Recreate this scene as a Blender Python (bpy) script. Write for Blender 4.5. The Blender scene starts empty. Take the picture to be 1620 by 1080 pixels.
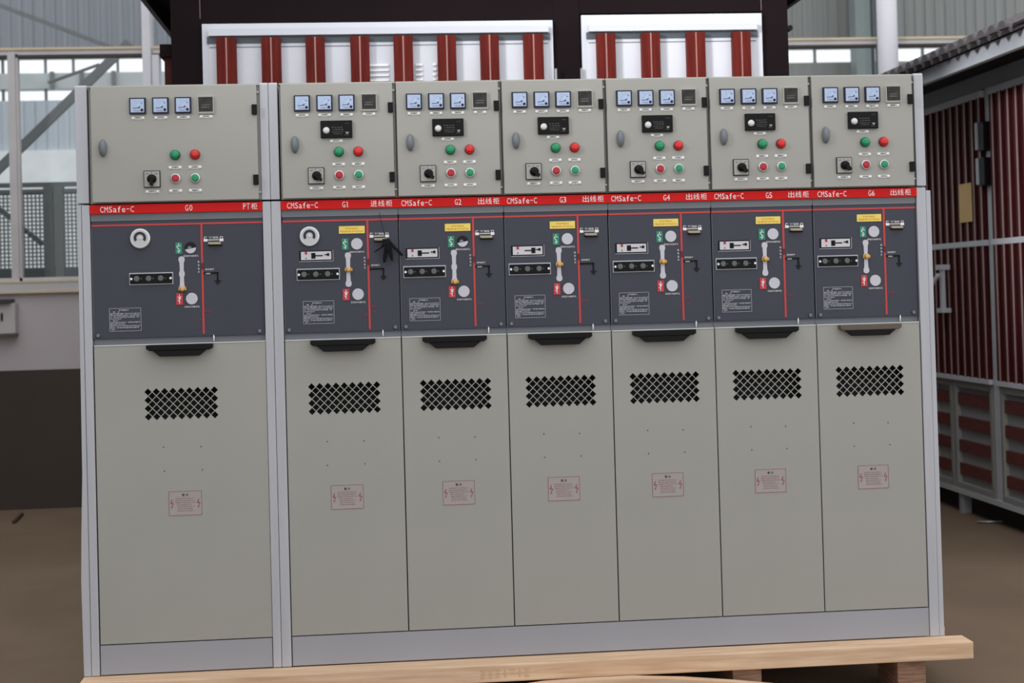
import bpy, bmesh, math, random
from mathutils import Vector, Matrix
S = bpy.context.scene
random.seed(7)
PI = math.pi

# ------------------------------------------------------------------ camera
cam_d = bpy.data.cameras.new('camera'); cam = bpy.data.objects.new('camera', cam_d)
S.collection.objects.link(cam); S.camera = cam
yaw, pitch, roll = 0.08844485, 0.01672109, -0.0268267
cy_, sy_ = math.cos(yaw), math.sin(yaw); cp_, sp_ = math.cos(pitch), math.sin(pitch)
fw = Vector((sy_*cp_, cy_*cp_, sp_)); rt = Vector((cy_, -sy_, 0)); up = rt.cross(fw)
r2 = rt*math.cos(roll)+up*math.sin(roll); u2 = -rt*math.sin(roll)+up*math.cos(roll)
M = Matrix((r2, u2, -fw)).transposed().to_4x4(); M.translation = Vector((-0.07273713, -4.7279023, 1.11557193))
cam.matrix_world = M
cam_d.sensor_width = 36; cam_d.lens = 2431.29/1620*36
cam_d.shift_y = (421.79-540)/1620
cam_d.dof.use_dof = True; cam_d.dof.focus_distance = 4.75; cam_d.dof.aperture_fstop = 4.5
cam_d.clip_end = 200

# ------------------------------------------------------------------ world, light, exposure
W = bpy.data.worlds.new('sky'); S.world = W; W.use_nodes = True
nt = W.node_tree; nt.nodes.clear()
o_ = nt.nodes.new('ShaderNodeOutputWorld'); bg = nt.nodes.new('ShaderNodeBackground')
tc = nt.nodes.new('ShaderNodeTexCoord'); sx = nt.nodes.new('ShaderNodeSeparateXYZ'); rp = nt.nodes.new('ShaderNodeValToRGB')
nt.links.new(tc.outputs['Generated'], sx.inputs[0]); nt.links.new(sx.outputs['Z'], rp.inputs[0])
rp.color_ramp.elements[0].position = 0.0; rp.color_ramp.elements[0].color = (0.93, 0.96, 1.0, 1)
rp.color_ramp.elements[1].position = 1.0; rp.color_ramp.elements[1].color = (0.95, 0.98, 1.0, 1)
nt.links.new(rp.outputs[0], bg.inputs[0]); bg.inputs[1].default_value = 1.2
nt.links.new(bg.outputs[0], o_.inputs[0])

def area(name, loc, target, sx_, sy2, power, color):
    l = bpy.data.lights.new(name, 'AREA'); l.shape = 'RECTANGLE'; l.size = sx_; l.size_y = sy2
    l.energy = power; l.color = color
    o = bpy.data.objects.new(name, l); S.collection.objects.link(o); o.location = loc
    o.rotation_euler = (Vector(target)-Vector(loc)).to_track_quat('-Z', 'Y').to_euler()
    return o
area('overhead_fill', (1.6, -1.8, 6.5), (1.6, 0.2, 1.0), 7.0, 2.0, 48, (1, 0.99, 0.96))  # added lamp for soft light from above; no skylight is built
fill_lamp = area('kiosk_fill', (-3.4, -3.0, 3.5), (3.1, 2.9, 2.3), 1.0, 1.0, 13, (0.97, 0.98, 1.0)); fill_lamp.data.spread = math.radians(32)  # added narrow lamp to brighten the right kiosk, no real opening

S.view_settings.view_transform = 'Standard'; S.view_settings.look = 'None'
S.view_settings.gamma = 1; S.view_settings.use_curve_mapping = False
S.view_settings.exposure = 0.07

# ------------------------------------------------------------------ materials
def srgb(r, g, b):
    f = lambda c: (c/255/12.92) if c/255 <= 0.04045 else ((c/255+0.055)/1.055)**2.4
    return (f(r), f(g), f(b), 1)
MC = {}
def mat(name, rgb, rough=0.5, metal=0.0, var=0.04, scale=6.0, stretch=(1, 1, 1), rgb2=None, bump=0.0, spec=0.5):
    """procedural principled material: noise-varied base colour"""
    if name in MC: return MC[name]
    m = bpy.data.materials.new(name); m.use_nodes = True; n = m.node_tree; b = n.nodes['Principled BSDF']
    c = srgb(*rgb)
    t = n.nodes.new('ShaderNodeTexCoord'); mp = n.nodes.new('ShaderNodeMapping'); mp.inputs['Scale'].default_value = stretch
    nz = n.nodes.new('ShaderNodeTexNoise'); nz.inputs['Scale'].default_value = scale; nz.inputs['Detail'].default_value = 4
    cr = n.nodes.new('ShaderNodeValToRGB')
    lo = srgb(*rgb2) if rgb2 else tuple(x*(1-var*2) for x in c[:3])+(1,)
    hi = c if rgb2 else tuple(min(1, x*(1+var)) for x in c[:3])+(1,)
    cr.color_ramp.elements[0].color = lo; cr.color_ramp.elements[1].color = hi
    cr.color_ramp.elements[0].position = 0.3; cr.color_ramp.elements[1].position = 0.7
    n.links.new(t.outputs['Object'], mp.inputs[0]); n.links.new(mp.outputs[0], nz.inputs['Vector'])
    n.links.new(nz.outputs['Fac'], cr.inputs[0]); n.links.new(cr.outputs[0], b.inputs['Base Color'])
    b.inputs['Roughness'].default_value = rough; b.inputs['Metallic'].default_value = metal
    b.inputs['Specular IOR Level'].default_value = spec
    if bump:
        bp = n.nodes.new('ShaderNodeBump'); bp.inputs['Strength'].default_value = bump; bp.inputs['Distance'].default_value = 0.002
        n.links.new(nz.outputs['Fac'], bp.inputs['Height']); n.links.new(bp.outputs[0], b.inputs['Normal'])
    MC[name] = m; return m
beige = mat('beige_paint', (164, 162, 155), 0.5, var=0.02, scale=3)
grey_sheet = mat('grey_sheet', (160, 161, 168), 0.45, var=0.03, scale=2)
post_m = mat('post_metal', (184, 185, 191), 0.42, 0.0, var=0.03, scale=5, stretch=(8, 8, .5))
panel_m = mat('slate_panel', (68, 70, 81), 0.55, var=0.03, scale=4, spec=.3)
ledge_m = mat('ledge_grey', (120, 124, 132), 0.5)
red_m = mat('red_strip', (214, 20, 18), 0.5, var=0.03, spec=.2)
redline_m = mat('red_line', (205, 62, 62), 0.5)
black_m = mat('black_plastic', (13, 12, 13), 0.5, spec=.2)
matblack = mat('dark_gap', (18, 18, 20), 0.8)
hole_m = mat('dark_inside', (30, 32, 32), 0.9)
white_m = mat('white_plastic', (225, 224, 228), 0.45)
disc_m = mat('grey_white_cover', (205, 203, 212), 0.45)
letter_m = mat('white_lettering', (245, 240, 240), 0.5, var=0.0)
ink_m = mat('dark_ink', (60, 60, 62), 0.6, var=0.0)
plate_m = mat('plate_aluminium', (205, 204, 202), 0.35, 0.0, var=0.03)
rivet_m = mat('white_rivet', (250, 250, 246), 0.4)
dial_m = mat('dial_face', (180, 196, 224), 0.35, var=0.05, scale=60, spec=.3)
bezel_m = mat('meter_bezel', (28, 32, 50), 0.45, spec=.3)
navy_m = mat('dial_ink', (48, 56, 96), 0.5)
screen_m = mat('smoked_screen', (52, 46, 44), 0.3, var=0.3, scale=60, spec=.3)
clear_m = mat('clear_cover', (170, 167, 160), 0.35)
green_m = mat('green_lens', (20, 150, 98), 0.25, var=0.15, scale=90)
redl_m = mat('red_lens', (222, 34, 34), 0.25, var=0.15, scale=90)
green_d = mat('green_rim', (14, 84, 62), 0.4)
red_d = mat('red_rim', (130, 22, 24), 0.4)
redb_m = mat('red_button', (176, 24, 42), 0.35)
chrome = mat('chrome', (215, 216, 218), 0.25, 0.7)
lever_m = mat('grey_lever', (112, 118, 124), 0.45)
yellow_m = mat('yellow_label', (248, 220, 104), 0.5, var=0.05, scale=30)
yellow_i = mat('yellow_ink', (214, 150, 56), 0.5)
greenp = mat('green_plate', (30, 140, 110), 0.5)
redp = mat('red_plate', (205, 52, 60), 0.5)
brass = mat('brass', (214, 170, 92), 0.35, 0.4)
steel = mat('steel', (170, 168, 164), 0.3, 0.6)
sticker_i = mat('sticker_ink', (150, 72, 84), 0.6, var=0)
sticker_p = mat('sticker_film', (168, 160, 155), 0.5, var=0.02)
sticker_t = mat('sticker_text', (160, 122, 126), 0.6, var=0)
bolt_m = mat('bolt_dark', (112, 116, 126), 0.35, 0.3)
gauge_m = mat('gauge_face', (200, 200, 204), 0.35)
faintred = mat('faint_red_ink', (150, 62, 76), 0.6, var=0)
relay_i = mat('relay_ink', (150, 150, 150), 0.5)
knob_s = mat('silver_knob', (214, 214, 216), 0.3, 0.2)
brown_m = mat('brown_plastic', (92, 82, 70), 0.45)
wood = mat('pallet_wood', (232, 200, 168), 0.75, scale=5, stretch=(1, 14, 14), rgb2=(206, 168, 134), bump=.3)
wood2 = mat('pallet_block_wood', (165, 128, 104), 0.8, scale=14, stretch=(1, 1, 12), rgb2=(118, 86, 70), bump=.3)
kdark = mat('kiosk_dark_paint', (28, 19, 21), 0.7, var=.05, spec=.08)
kwhite = mat('kiosk_white_panel', (224, 225, 233), 0.5, var=0.02)
kframe = mat('kiosk_white_frame', (214, 215, 222), 0.45, var=.01)
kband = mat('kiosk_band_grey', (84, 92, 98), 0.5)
slat_m = mat('red_slat_woodgrain', (112, 34, 24), 0.6, scale=8, stretch=(10, 10, .6), rgb2=(84, 20, 16), spec=.15)
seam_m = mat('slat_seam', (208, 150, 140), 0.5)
kgrey = mat('kiosk_grey_trim', (205, 209, 215), 0.5)
kgrey2 = mat('kiosk_grey_frieze', (165, 168, 168), 0.5)
slat_r = mat('dark_red_slat', (84, 26, 28), 0.6, scale=6, stretch=(14, 14, .6), rgb2=(58, 16, 18), spec=.2)
slat_b = mat('slat_backing', (48, 22, 24), 0.7, spec=.15)
kgrey3 = mat('louver_frame_grey', (160, 160, 156), 0.5)
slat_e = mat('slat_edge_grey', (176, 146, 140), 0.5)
kbase = mat('kiosk_base_dark', (44, 38, 37), 0.8)
tile_m = mat('roof_tile', (92, 86, 88), 0.7, var=.15, scale=30)
board_r = mat('louver_red_board', (120, 62, 56), 0.6, scale=9, stretch=(1, 1, 8), rgb2=(96, 46, 44))
paper = mat('kraft_card', (246, 208, 142), 0.7)
wallw = mat('wall_plaster', (196, 188, 190), 0.7, var=.02, scale=1)
dado_m = mat('dado_paint', (70, 60, 52), 0.7, var=.08, scale=1.5)
frame_m = mat('window_frame_white', (205, 200, 200), 0.5)
frame_c = mat('frame_cream_edge', (214, 196, 166), 0.5)
col_m = mat('column_white', (222, 220, 227), 0.5, var=.02)
colg = mat('conduit_grey', (120, 132, 130), 0.5)
cold = mat('duct_dark_grey', (76, 82, 84), 0.5)
rib_m = mat('ribbed_cladding', (140, 144, 152), 0.6, scale=5, stretch=(3, 3, .05), rgb2=(122, 126, 134))
rib2_m = mat('ribbed_cladding_light', (192, 200, 206), 0.6, scale=5, stretch=(3, 3, .05), rgb2=(182, 190, 198))
rib3_m = mat('ribbed_cladding_right', (140, 140, 136), 0.6, scale=5, stretch=(3, 3, .05), rgb2=(122, 122, 120))
pale_m = mat('pale_wall', (238, 241, 242), 0.6)
beam_m = mat('steel_beam_grey', (116, 120, 122), 0.6, spec=.2)
mesh_m = mat('rail_grey', (112, 118, 118), 0.5)
floor_m = mat('floor_concrete', (130, 110, 92), 0.85, scale=1.2, rgb2=(112, 94, 78), spec=.2)
yard_m = mat('yard_concrete', (120, 118, 114), 0.8)
jbox_m = mat('junction_box_paint', (196, 190, 190), 0.5)
g = bpy.data.materials.new('window_glass'); g.use_nodes = True; n = g.node_tree; n.nodes.clear()
go = n.nodes.new('ShaderNodeOutputMaterial'); mx = n.nodes.new('ShaderNodeMixShader'); tr = n.nodes.new('ShaderNodeBsdfTransparent')
gl = n.nodes.new('ShaderNodeBsdfGlossy'); fr = n.nodes.new('ShaderNodeFresnel'); fr.inputs[0].default_value = 1.35
gl.inputs['Roughness'].default_value = 0.03; tr.inputs[0].default_value = (0.97, 0.98, 0.98, 1)
n.links.new(fr.outputs[0], mx.inputs[0]); n.links.new(tr.outputs[0], mx.inputs[1]); n.links.new(gl.outputs[0], mx.inputs[2]); n.links.new(mx.outputs[0], go.inputs[0])
glass_m = g

# ------------------------------------------------------------------ mesh helpers
C = S.collection
class MB:
    def __init__(s): s.v = []; s.f = []; s.sm = []
    def add(s, vs, fs, smooth=False):
        o = len(s.v); s.v += [tuple(v) for v in vs]; s.f += [tuple(i+o for i in f) for f in fs]; s.sm += [smooth]*len(fs); return s
    def box(s, x0, x1, y0, y1, z0, z1):
        return s.add([(x0,y0,z0),(x1,y0,z0),(x1,y1,z0),(x0,y1,z0),(x0,y0,z1),(x1,y0,z1),(x1,y1,z1),(x0,y1,z1)],
                     [(0,1,5,4),(1,2,6,5),(2,3,7,6),(3,0,4,7),(4,5,6,7),(3,2,1,0)])
    def prism(s, pts, y0, y1):          # pts in (x,z) counter-clockwise seen from the front (-y)
        n = len(pts)
        vs = [(x, y0, z) for x, z in pts]+[(x, y1, z) for x, z in pts]
        fs = [tuple(range(n)), tuple(range(2*n-1, n-1, -1))]+[(i, i+n, (i+1) % n+n, (i+1) % n) for i in range(n)]
        return s.add(vs, fs)
    def lathe(s, cx, cz, prof, n=20, sx=1.0, sz=1.0):   # prof: list of (y, r) from wall to front; capped
        vs = []; fs = []; k = len(prof)
        for y, r in prof:
            for i in range(n):
                a = 2*PI*i/n; vs.append((cx+r*sx*math.cos(a), y, cz+r*sz*math.sin(a)))
        for j in range(k-1):
            for i in range(n):
                a = j*n+i; b = j*n+(i+1) % n; fs.append((a, b, b+n, a+n))
        sm = len(fs); fs.append(tuple(reversed(range(n)))); fs.append(tuple((k-1)*n+i for i in range(n)))
        o = len(s.v); s.v += vs; s.f += [tuple(i+o for i in f) for f in fs]; s.sm += [True]*sm+[False, False]; return s
    def bar(s, p, q, w, d=None, upv=(0, 1, 0)):    # rectangular bar between points
        d = d or w; p, q = Vector(p), Vector(q); a = (q-p).normalized(); u = Vector(upv); b = a.cross(u)
        if b.length < 1e-4: b = a.cross(Vector((1, 0, 0)))
        b.normalize(); c = b.cross(a).normalized(); vs = []
        for e in (p, q):
            for i, j in ((-1,-1),(1,-1),(1,1),(-1,1)): vs.append(e+b*i*w/2+c*j*d/2)
        return s.add(vs, [(0,1,2,3),(7,6,5,4),(0,4,5,1),(1,5,6,2),(2,6,7,3),(3,7,4,0)])
    def tube(s, pts, r, n=8):
        pts = [Vector(p) for p in pts]; vs = []; fs = []; k = len(pts)
        for i, p in enumerate(pts):
            a = (pts[min(i+1, k-1)]-pts[max(i-1, 0)]).normalized(); u = Vector((0, 1, 0)) if abs(a.y) < .9 else Vector((1, 0, 0))
            b = a.cross(u).normalized(); c = b.cross(a)
            rr = r[i] if isinstance(r, (list, tuple)) else r
            for j in range(n): t = 2*PI*j/n; vs.append(p+b*math.cos(t)*rr+c*math.sin(t)*rr)
        for i in range(k-1):
            for j in range(n): fs.append((i*n+j, i*n+(j+1) % n, (i+1)*n+(j+1) % n, (i+1)*n+j))
        fs.append(tuple(reversed(range(n)))); fs.append(tuple((k-1)*n+j for j in range(n)))
        return s.add(vs, fs, True)
    def mesh(s, name, m, bevel=0):
        me = bpy.data.meshes.new(name); me.from_pydata(s.v, [], s.f)
        if bevel or True:
            bm = bmesh.new(); bm.from_mesh(me)
            if bevel:
                es = [e for e in bm.edges if len(e.link_faces) == 2 and e.calc_face_angle(0) > 0.9]
                bmesh.ops.bevel(bm, geom=es, offset=bevel, segments=2, affect='EDGES', profile=.6, clamp_overlap=True)
            bmesh.ops.recalc_face_normals(bm, faces=bm.faces)
            bm.to_mesh(me); bm.free()
        if not bevel: me.polygons.foreach_set('use_smooth', s.sm)
        me.materials.append(m); return me
    def build(s, name, m, parent=None, bevel=0, loc=(0, 0, 0), rot=None):
        return put(name, s.mesh(name, m, bevel), parent, loc, rot)
def put(name, me, parent=None, loc=(0, 0, 0), rot=None):
    o = bpy.data.objects.new(name, me); C.objects.link(o); o.parent = parent; o.location = loc
    if rot: o.rotation_euler = rot
    return o
def tag(o, label, cat, group=None, kind=None):
    if label: o['label'] = label
    if cat: o['category'] = cat
    if group: o['group'] = group
    if kind: o['kind'] = kind
    return o
def thing(name, label, cat, loc=(0, 0, 0), group=None):
    o = bpy.data.objects.new(name, None); C.objects.link(o); o.location = loc; o.empty_display_size = .1
    return tag(o, label, cat, group)
def struct(name, mb, m, parent=None, bevel=0):
    o = mb.build(name, m, parent, bevel)
    if not parent: o['kind'] = 'structure'
    return o
CACHE = {}
def cached(key, fn):
    if key not in CACHE: CACHE[key] = fn()
    return CACHE[key]

# text as flat raised mesh, fitted to a width and height, centred on the origin, facing -y
def text_mesh(txt, w, h, m, depth=0.0006):
    key = ('t', txt, w, h, m.name)
    if key in CACHE: return CACHE[key]
    cu = bpy.data.curves.new('lettering', 'FONT'); cu.body = txt; cu.resolution_u = 2; cu.extrude = 0.02
    ob = bpy.data.objects.new('tmp', cu); C.objects.link(ob)
    dg = bpy.context.evaluated_depsgraph_get(); me = bpy.data.meshes.new_from_object(ob.evaluated_get(dg))
    bpy.data.objects.remove(ob); bpy.data.curves.remove(cu)
    xs = [v.co.x for v in me.vertices]; ys = [v.co.y for v in me.vertices]
    if xs:
        x0, x1, y0, y1 = min(xs), max(xs), min(ys), max(ys)
        for v in me.vertices:
            v.co = ((v.co.x-(x0+x1)/2)/(x1-x0)*w, -depth*(0.5+v.co.z/0.04), (v.co.y-(y0+y1)/2)/(y1-y0)*h)
    me.materials.clear(); me.materials.append(m); me.name = 'lettering'
    CACHE[key] = me; return me
# rows of characters too small to read: little strokes
def greek(mb, x0, x1, z, h, cw, y, rnd, fill=1.0, d=0.0005):
    x = x0
    while x+cw*.8 <= x1:
        if rnd.random() < fill:
            k = rnd.choice((0, 1, 2))
            mb.box(x, x+cw*.78, y-d, y, z+h*.38, z+h*.58)
            if k != 1: mb.box(x+cw*.3, x+cw*.48, y-d*1.3, y, z, z+h)
            if k != 0: mb.box(x, x+cw*.78, y-d, y, z+h*.8, z+h)
            if k == 2: mb.box(x, x+cw*.7, y-d, y, z, z+h*.17)
        x += cw
    return mb

# plate with diamond holes: 2D curve with holes, extruded
def perforated(w, z0, z1, holes, th):
    cu = bpy.data.curves.new('plate', 'CURVE'); cu.dimensions = '2D'; cu.fill_mode = 'BOTH'; cu.extrude = th/2
    def loop(pts):
        s = cu.splines.new('POLY'); s.points.add(len(pts)-1); s.use_cyclic_u = True
        for p, q in zip(s.points, pts): p.co = (q[0], q[1], 0, 1)
    loop([(-w/2, z0), (w/2, z0), (w/2, z1), (-w/2, z1)])
    for cx, cz, r in holes: loop([(cx-r, cz), (cx, cz+r), (cx+r, cz), (cx, cz-r)])
    ob = bpy.data.objects.new('tmp', cu); C.objects.link(ob)
    dg = bpy.context.evaluated_depsgraph_get(); me = bpy.data.meshes.new_from_object(ob.evaluated_get(dg))
    bpy.data.objects.remove(ob); bpy.data.curves.remove(cu)
    for v in me.vertices: x, z, d = v.co; v.co = (x, -d, z)
    me.materials.clear(); me.materials.append(beige); me.name = 'lower_door'
    return me

# ------------------------------------------------------------------ setting: floor, hall wall, windows
FZ = -0.16
struct('floor', MB().box(-9, 9, -7, 5.6, FZ-.1, FZ), floor_m)
struct('trim_1', MB().box(-14, 16, 5.6, 16, FZ-.12, FZ-.02), yard_m)['label'] = 'concrete yard outside the windows'
WY = 5.16
struct('wall_back', MB().box(-7, 8, WY, WY+.24, .71, 1.197).box(-7, 8, WY, WY+.24, 4.6, 5.2), wallw)
struct('light_block_left', MB().box(-4.8, -4.6, -7, WY, FZ, 4.2), mat('light_block_grey', (120, 116, 112), .8))  # unseen slab added to block sky light and dim the left side
struct('baseboard_back', MB().box(-7, 8, WY-.01, WY+.24, FZ, .71), dado_m)
struct('trim_2', MB().box(-7, 8, WY-.03, WY+.24, 1.205, 1.258), frame_m)['label'] = 'pale window sill running along the back wall'
struct('trim_3', MB().box(-7, 8, WY-.034, WY-.005, 1.192, 1.205).box(-7, 8, WY-.034, WY-.005, 1.258, 1.268), frame_c)['label'] = 'cream edges of the window sill'
def window(i, x0, x1):
    w = MB().box(x0, x1, WY, WY+.08, 2.693, 2.722).box(x0, x1, WY, WY+.08, 4.55, 4.6).box(x0, x1, WY, WY+.08, 1.268, 1.29)
    o = struct('window_%d' % i, w, frame_m)
    MB().box(x0, x1, WY-.01, WY, 2.722, 2.738).build('frame_edge', frame_c, o)
    MB().box(x0, x1, WY-.002, WY+.06, 2.676, 2.693).build('seal', mat('seal_dark', (70, 62, 58), .7), o)
    MB().box(x0, x1, WY+.03, WY+.036, 1.29, 4.55).build('window_pane', glass_m, o)
    return o
w1 = window(1, -5.4, -1.5); window(2, -1.45, 3.264); window(3, 3.406, 7)
MB().box(-2.345, -2.30, WY-.02, WY+.05, 1.268, 2.70).box(-2.300, -2.285, WY, WY+.05, 1.268, 2.70).build('mullion', frame_m, w1)
MB().box(-1.452, -1.408, WY-.03, WY+.06, 1.268, 2.68).build('mullion', col_m, bpy.data.objects['window_2'])
MB().box(-4.2, -4.15, WY-.02, WY+.05, 1.268, 2.70).build('mullion', frame_m, w1)
struct('trim_4', MB().box(-1.505, -1.455, WY-.06, WY+.1, 1.268, 4.6), col_m)['label'] = 'slim white post between the left windows'
struct('trim_5', MB().lathe(0, 0, [(0, .066), (5.0, .066)], 24), col_m)
c5 = bpy.data.objects['trim_5']; c5.rotation_euler = (PI/2, 0, 0); c5.location = (3.309, WY-.09, -.16+.0); c5['label'] = 'round white column in front of the right windows'
# neighbouring hall across the yard
FY = 11.0
struct('wall_far', MB().box(-9, 3.9, FY, FY+.2, 3.60, 5.4), rib_m)
struct('wall_far', MB().box(3.9, 10, FY, FY+.2, 3.60, 5.4).box(3.9, 10, FY, FY+.2, FZ, 3.44), rib3_m)
struct('wall_far', MB().box(-9, 3.9, FY, FY+.2, 3.285, 3.44), mat('far_band', (190, 196, 196), .6))
struct('wall_far', MB().box(-9, 3.9, FY, FY+.2, 2.66, 3.165).box(-3.02, 3.9, FY, FY+.2, 3.165, 3.285), rib2_m)
struct('wall_far', MB().box(-9, 3.9, FY-.05, FY+.2, FZ, 2.66), pale_m)
def ribs(x0, x1, z0, z1, y, m_, pitch=.11, wd=.035):
    m = MB(); x = x0
    while x < x1: m.box(x, x+wd, y-.012, y, z0, z1); x += pitch
    return m.build('wall_rib', m_, None)
for a_ in ((-6, 3.9, 3.60, 5.2, FY, rib_m), (3.9, 8.5, 3.60, 5.2, FY, rib3_m), (-6, 1, 2.66, 3.165, FY, rib2_m)):
    o = ribs(*a_); o.name = 'trim_9'; o['kind'] = 'structure'; o['label'] = 'upright ribs of the cladding across the yard'
m = MB()
for x in (-4.2, -3.755, -3.335, -3.06, -2.62, -2.2, 4.1, 4.587, 5.3, 5.755, 6.06): m.box(x-.012, x+.012, FY+.05, FY+.09, 3.42, 3.62)
for x in (-3.255, -2.963, -2.65): m.box(x-.02, x+.02, FY-.04, FY, 3.27, 3.45)
for x in (-3.755, -3.335): m.box(x-.012, x+.012, FY+.05, FY+.09, 3.15, 3.3)
struct('trim_6', m, beam_m)['label'] = 'glazing bars of the clerestory across the yard'
struct('trim_7', MB().box(4.885, 5.045, 10.6, 10.8, FZ, 5.4), colg)['label'] = 'grey-green post across the yard'
struct('trim_8', MB().box(5.06, 5.22, 10.6, 10.9, FZ, 5.4), cold)['label'] = 'dark grey duct across the yard'
# steel braces outside
def brace(label, p, q, w):
    o = MB().bar(p, q, w, .06).build('steel_brace', beam_m); tag(o, label, 'brace')
brace('thick diagonal steel brace seen through the left window below the clerestory', (-1.95, 7.5, 3.155), (-3.2, 7.5, 1.96), .065)
brace('thin dark brace sloping down across the upper left window', (-3.25, 7.9, 3.62), (-2.0, 7.9, 3.12), .03)
brace('thin rod crossing the bright clerestory behind the left window', (-2.60, 7.6, 2.86), (-2.2, 7.6, 3.0), .014)
# mesh guard rail outside the left window
r = thing('guard_rail', 'grey guard rail with fine mesh infill behind the left window', 'railing', (-2.3, 5.72, FZ-.02))
zz = -(FZ-.02)
for a_, b_ in ((1.90, 1.93), (1.86, 1.885)): MB().box(-1.6, .9, -.02, .02, a_+zz, b_+zz).build('top_rail', mesh_m, r)
for a_, b_ in ((1.29+zz, 1.36+zz), (0, .05)): MB().box(-1.6, .9, -.02, .02, a_, b_).build('bottom_rail', mat('rail_dark', (84, 92, 94), .5), r)
for x in (.072, .142, -.9, .8): MB().box(x-.028, x+.028, -.035, .035, 0, 1.90+zz).build('post', mesh_m, r)
m = MB()
k = -1.6
while k < .88: m.box(k-.0045, k+.0045, -.004, .004, 1.36+zz, 1.86+zz); k += .026
k = 1.36
while k < 1.86: m.box(-1.6, .9, -.006, -.002, k-.0045+zz, k+.0045+zz); k += .026
o = m.build('mesh_infill', mesh_m, r)
MB().box(-1.6, .9, .0, .03, .06, 1.30+zz).build('lower_panel', mat('rail_panel', (96, 104, 108), .6), r)
MB().bar((-.30, .03, 1.80+zz), (.02, .03, 1.52+zz), .028).build('diagonal', mesh_m, r)
# junction box on wall
j = thing('junction_box', 'small pale junction box with dark top under the left window', 'box', (-2.40, WY, .943))
MB().box(-.09, .085, -.09, 0, 0, .19).build('housing', jbox_m, j, .004)
MB().box(-.10, .065, -.12, 0, .19, .215).build('lid', mat('jbox_lid', (64, 58, 58), .6), j)
MB().box(-.0, .012, -.096, -.09, .08, .13).build('latch', black_m, j)
MB().box(-.09, .085, -.085, 0, -.012, 0).build('bottom_edge', mat('jbox_edge', (100, 94, 92), .6), j)

# ------------------------------------------------------------------ kiosk behind the switchgear
KY = 1.5
k1 = thing('kiosk', 'dark brown transformer kiosk with white doors and red slats behind the switchgear', 'kiosk', (.4, KY, FZ))
def K(x): return x-.4
kz = -FZ
def boxes(name, m_, parent, lst, bev=0):
    for b_ in lst: MB().box(*b_).build(name, m_, parent, bev)
boxes('corner_post', kdark, k1, [(K(-.866), K(-.745), 0, .12, 0, 2.6+kz), (K(.675), K(.785), 0, .12, 0, 2.6+kz), (K(1.543), K(1.655), 0, .12, 0, 2.6+kz)], .003)
boxes('header', kdark, k1, [(K(-.745), K(.675), .002, .12, 2.225+kz, 2.6+kz), (K(.785), K(1.543), .002, .12, 2.25+kz, 2.6+kz)])
boxes('seam', mat('kiosk_seam', (120, 96, 98), .5), k1, [(K(-.75), K(-.747), -.002, 0, 2.245+kz, 2.6+kz), (K(1.542), K(1.545), -.002, 0, 2.255+kz, 2.6+kz)])
boxes('side_wall', kdark, k1, [(K(-.866), K(-.80), .12, 2.1, 0, 2.6+kz), (K(1.60), K(1.655), .12, 2.1, 0, 2.6+kz), (K(-.866), K(1.655), 2.1, 2.15, 0, 2.6+kz)])
MB().box(K(-.90), K(-.866), .05, 1.9, 1.2+kz, 2.10+kz).build('side_slat', slat_r, k1)
MB().box(K(-.915), K(-.866), .03, 1.95, 2.10+kz, 2.15+kz).build('side_rail', kdark, k1)
MB().prism([(K(-1.02), 2.45+kz), (K(-1.02), 2.50+kz), (K(.4), 3.0+kz), (K(1.82), 2.50+kz), (K(1.82), 2.45+kz)][::-1], -.06, 2.9).build('roof', tile_m, k1)
boxes('eave_board', mat('eave_dark', (92, 92, 94), .6), k1, [(K(-1.01), K(-.99), -.06, 2.9, 2.36+kz, 2.45+kz), (K(1.79), K(1.81), -.06, 2.9, 2.36+kz, 2.45+kz)])
MB().box(K(-.99), K(1.79), -.05, 2.85, 2.43+kz, 2.45+kz).build('soffit', kdark, k1)
MB().lathe(K(1.664), 2.181+kz, [(.04, .012), (.0, .012)], 10).build('bolt', black_m, k1)
def kdoor(x0, x1, z1, slats, x_a, x_b, vents):
    d = MB().box(K(x0), K(x1), -.02, .0, .15, z1+kz).build('door_panel', kframe, k1, .002)
    MB().box(K(x_a), K(x_b), -.024, -.02, .2, 2.165+kz).build('door_inset', kwhite, d)
    MB().box(K(x_a), K(x_b), -.05, -.024, 2.168+kz, 2.195+kz).build('drip_rail', kframe, d)
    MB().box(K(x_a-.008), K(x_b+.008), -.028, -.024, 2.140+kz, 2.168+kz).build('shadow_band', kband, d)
    MB().box(K(x_a), K(x_b), -.026, -.024, 2.124+kz, 2.127+kz).build('groove', ledge_m, d)
    for a, b in slats:
        c = (a+b)/2
        MB().box(K(a), K(c-.003), -.06, -.024, .25, 2.158+kz).box(K(c+.003), K(b), -.06, -.024, .25, 2.158+kz).build('slat', slat_m, d, .002)
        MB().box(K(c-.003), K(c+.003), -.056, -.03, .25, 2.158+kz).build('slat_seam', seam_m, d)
    if vents:
        for z in (2.044, 2.024, 2.004, 1.984, 1.964):
            for a, b in ((-.09, -.0), (.108, .136), (.178, .192)):
                m = MB(); m.add([(K(a), -.024, z-.004+kz), (K(b), -.024, z-.004+kz), (K(b), -.036, z-.004+kz), (K(a), -.036, z-.004+kz), (K(a), -.024, z+.007+kz), (K(b), -.024, z+.007+kz)],
                      [(0, 1, 2, 3), (3, 2, 5, 4), (0, 3, 4), (1, 5, 2), (0, 4, 5, 1)])
                m.build('vent_louver', mat('vent_white', (244, 244, 246), .4), d)
    return d
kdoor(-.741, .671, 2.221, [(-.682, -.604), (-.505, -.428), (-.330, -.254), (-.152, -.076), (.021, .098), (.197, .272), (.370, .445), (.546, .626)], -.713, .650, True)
kdoor(.789, 1.540, 2.24, [(.845, .921), (1.029, 1.105), (1.216, 1.292), (1.406, 1.481)], .815, 1.512, False)
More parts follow.
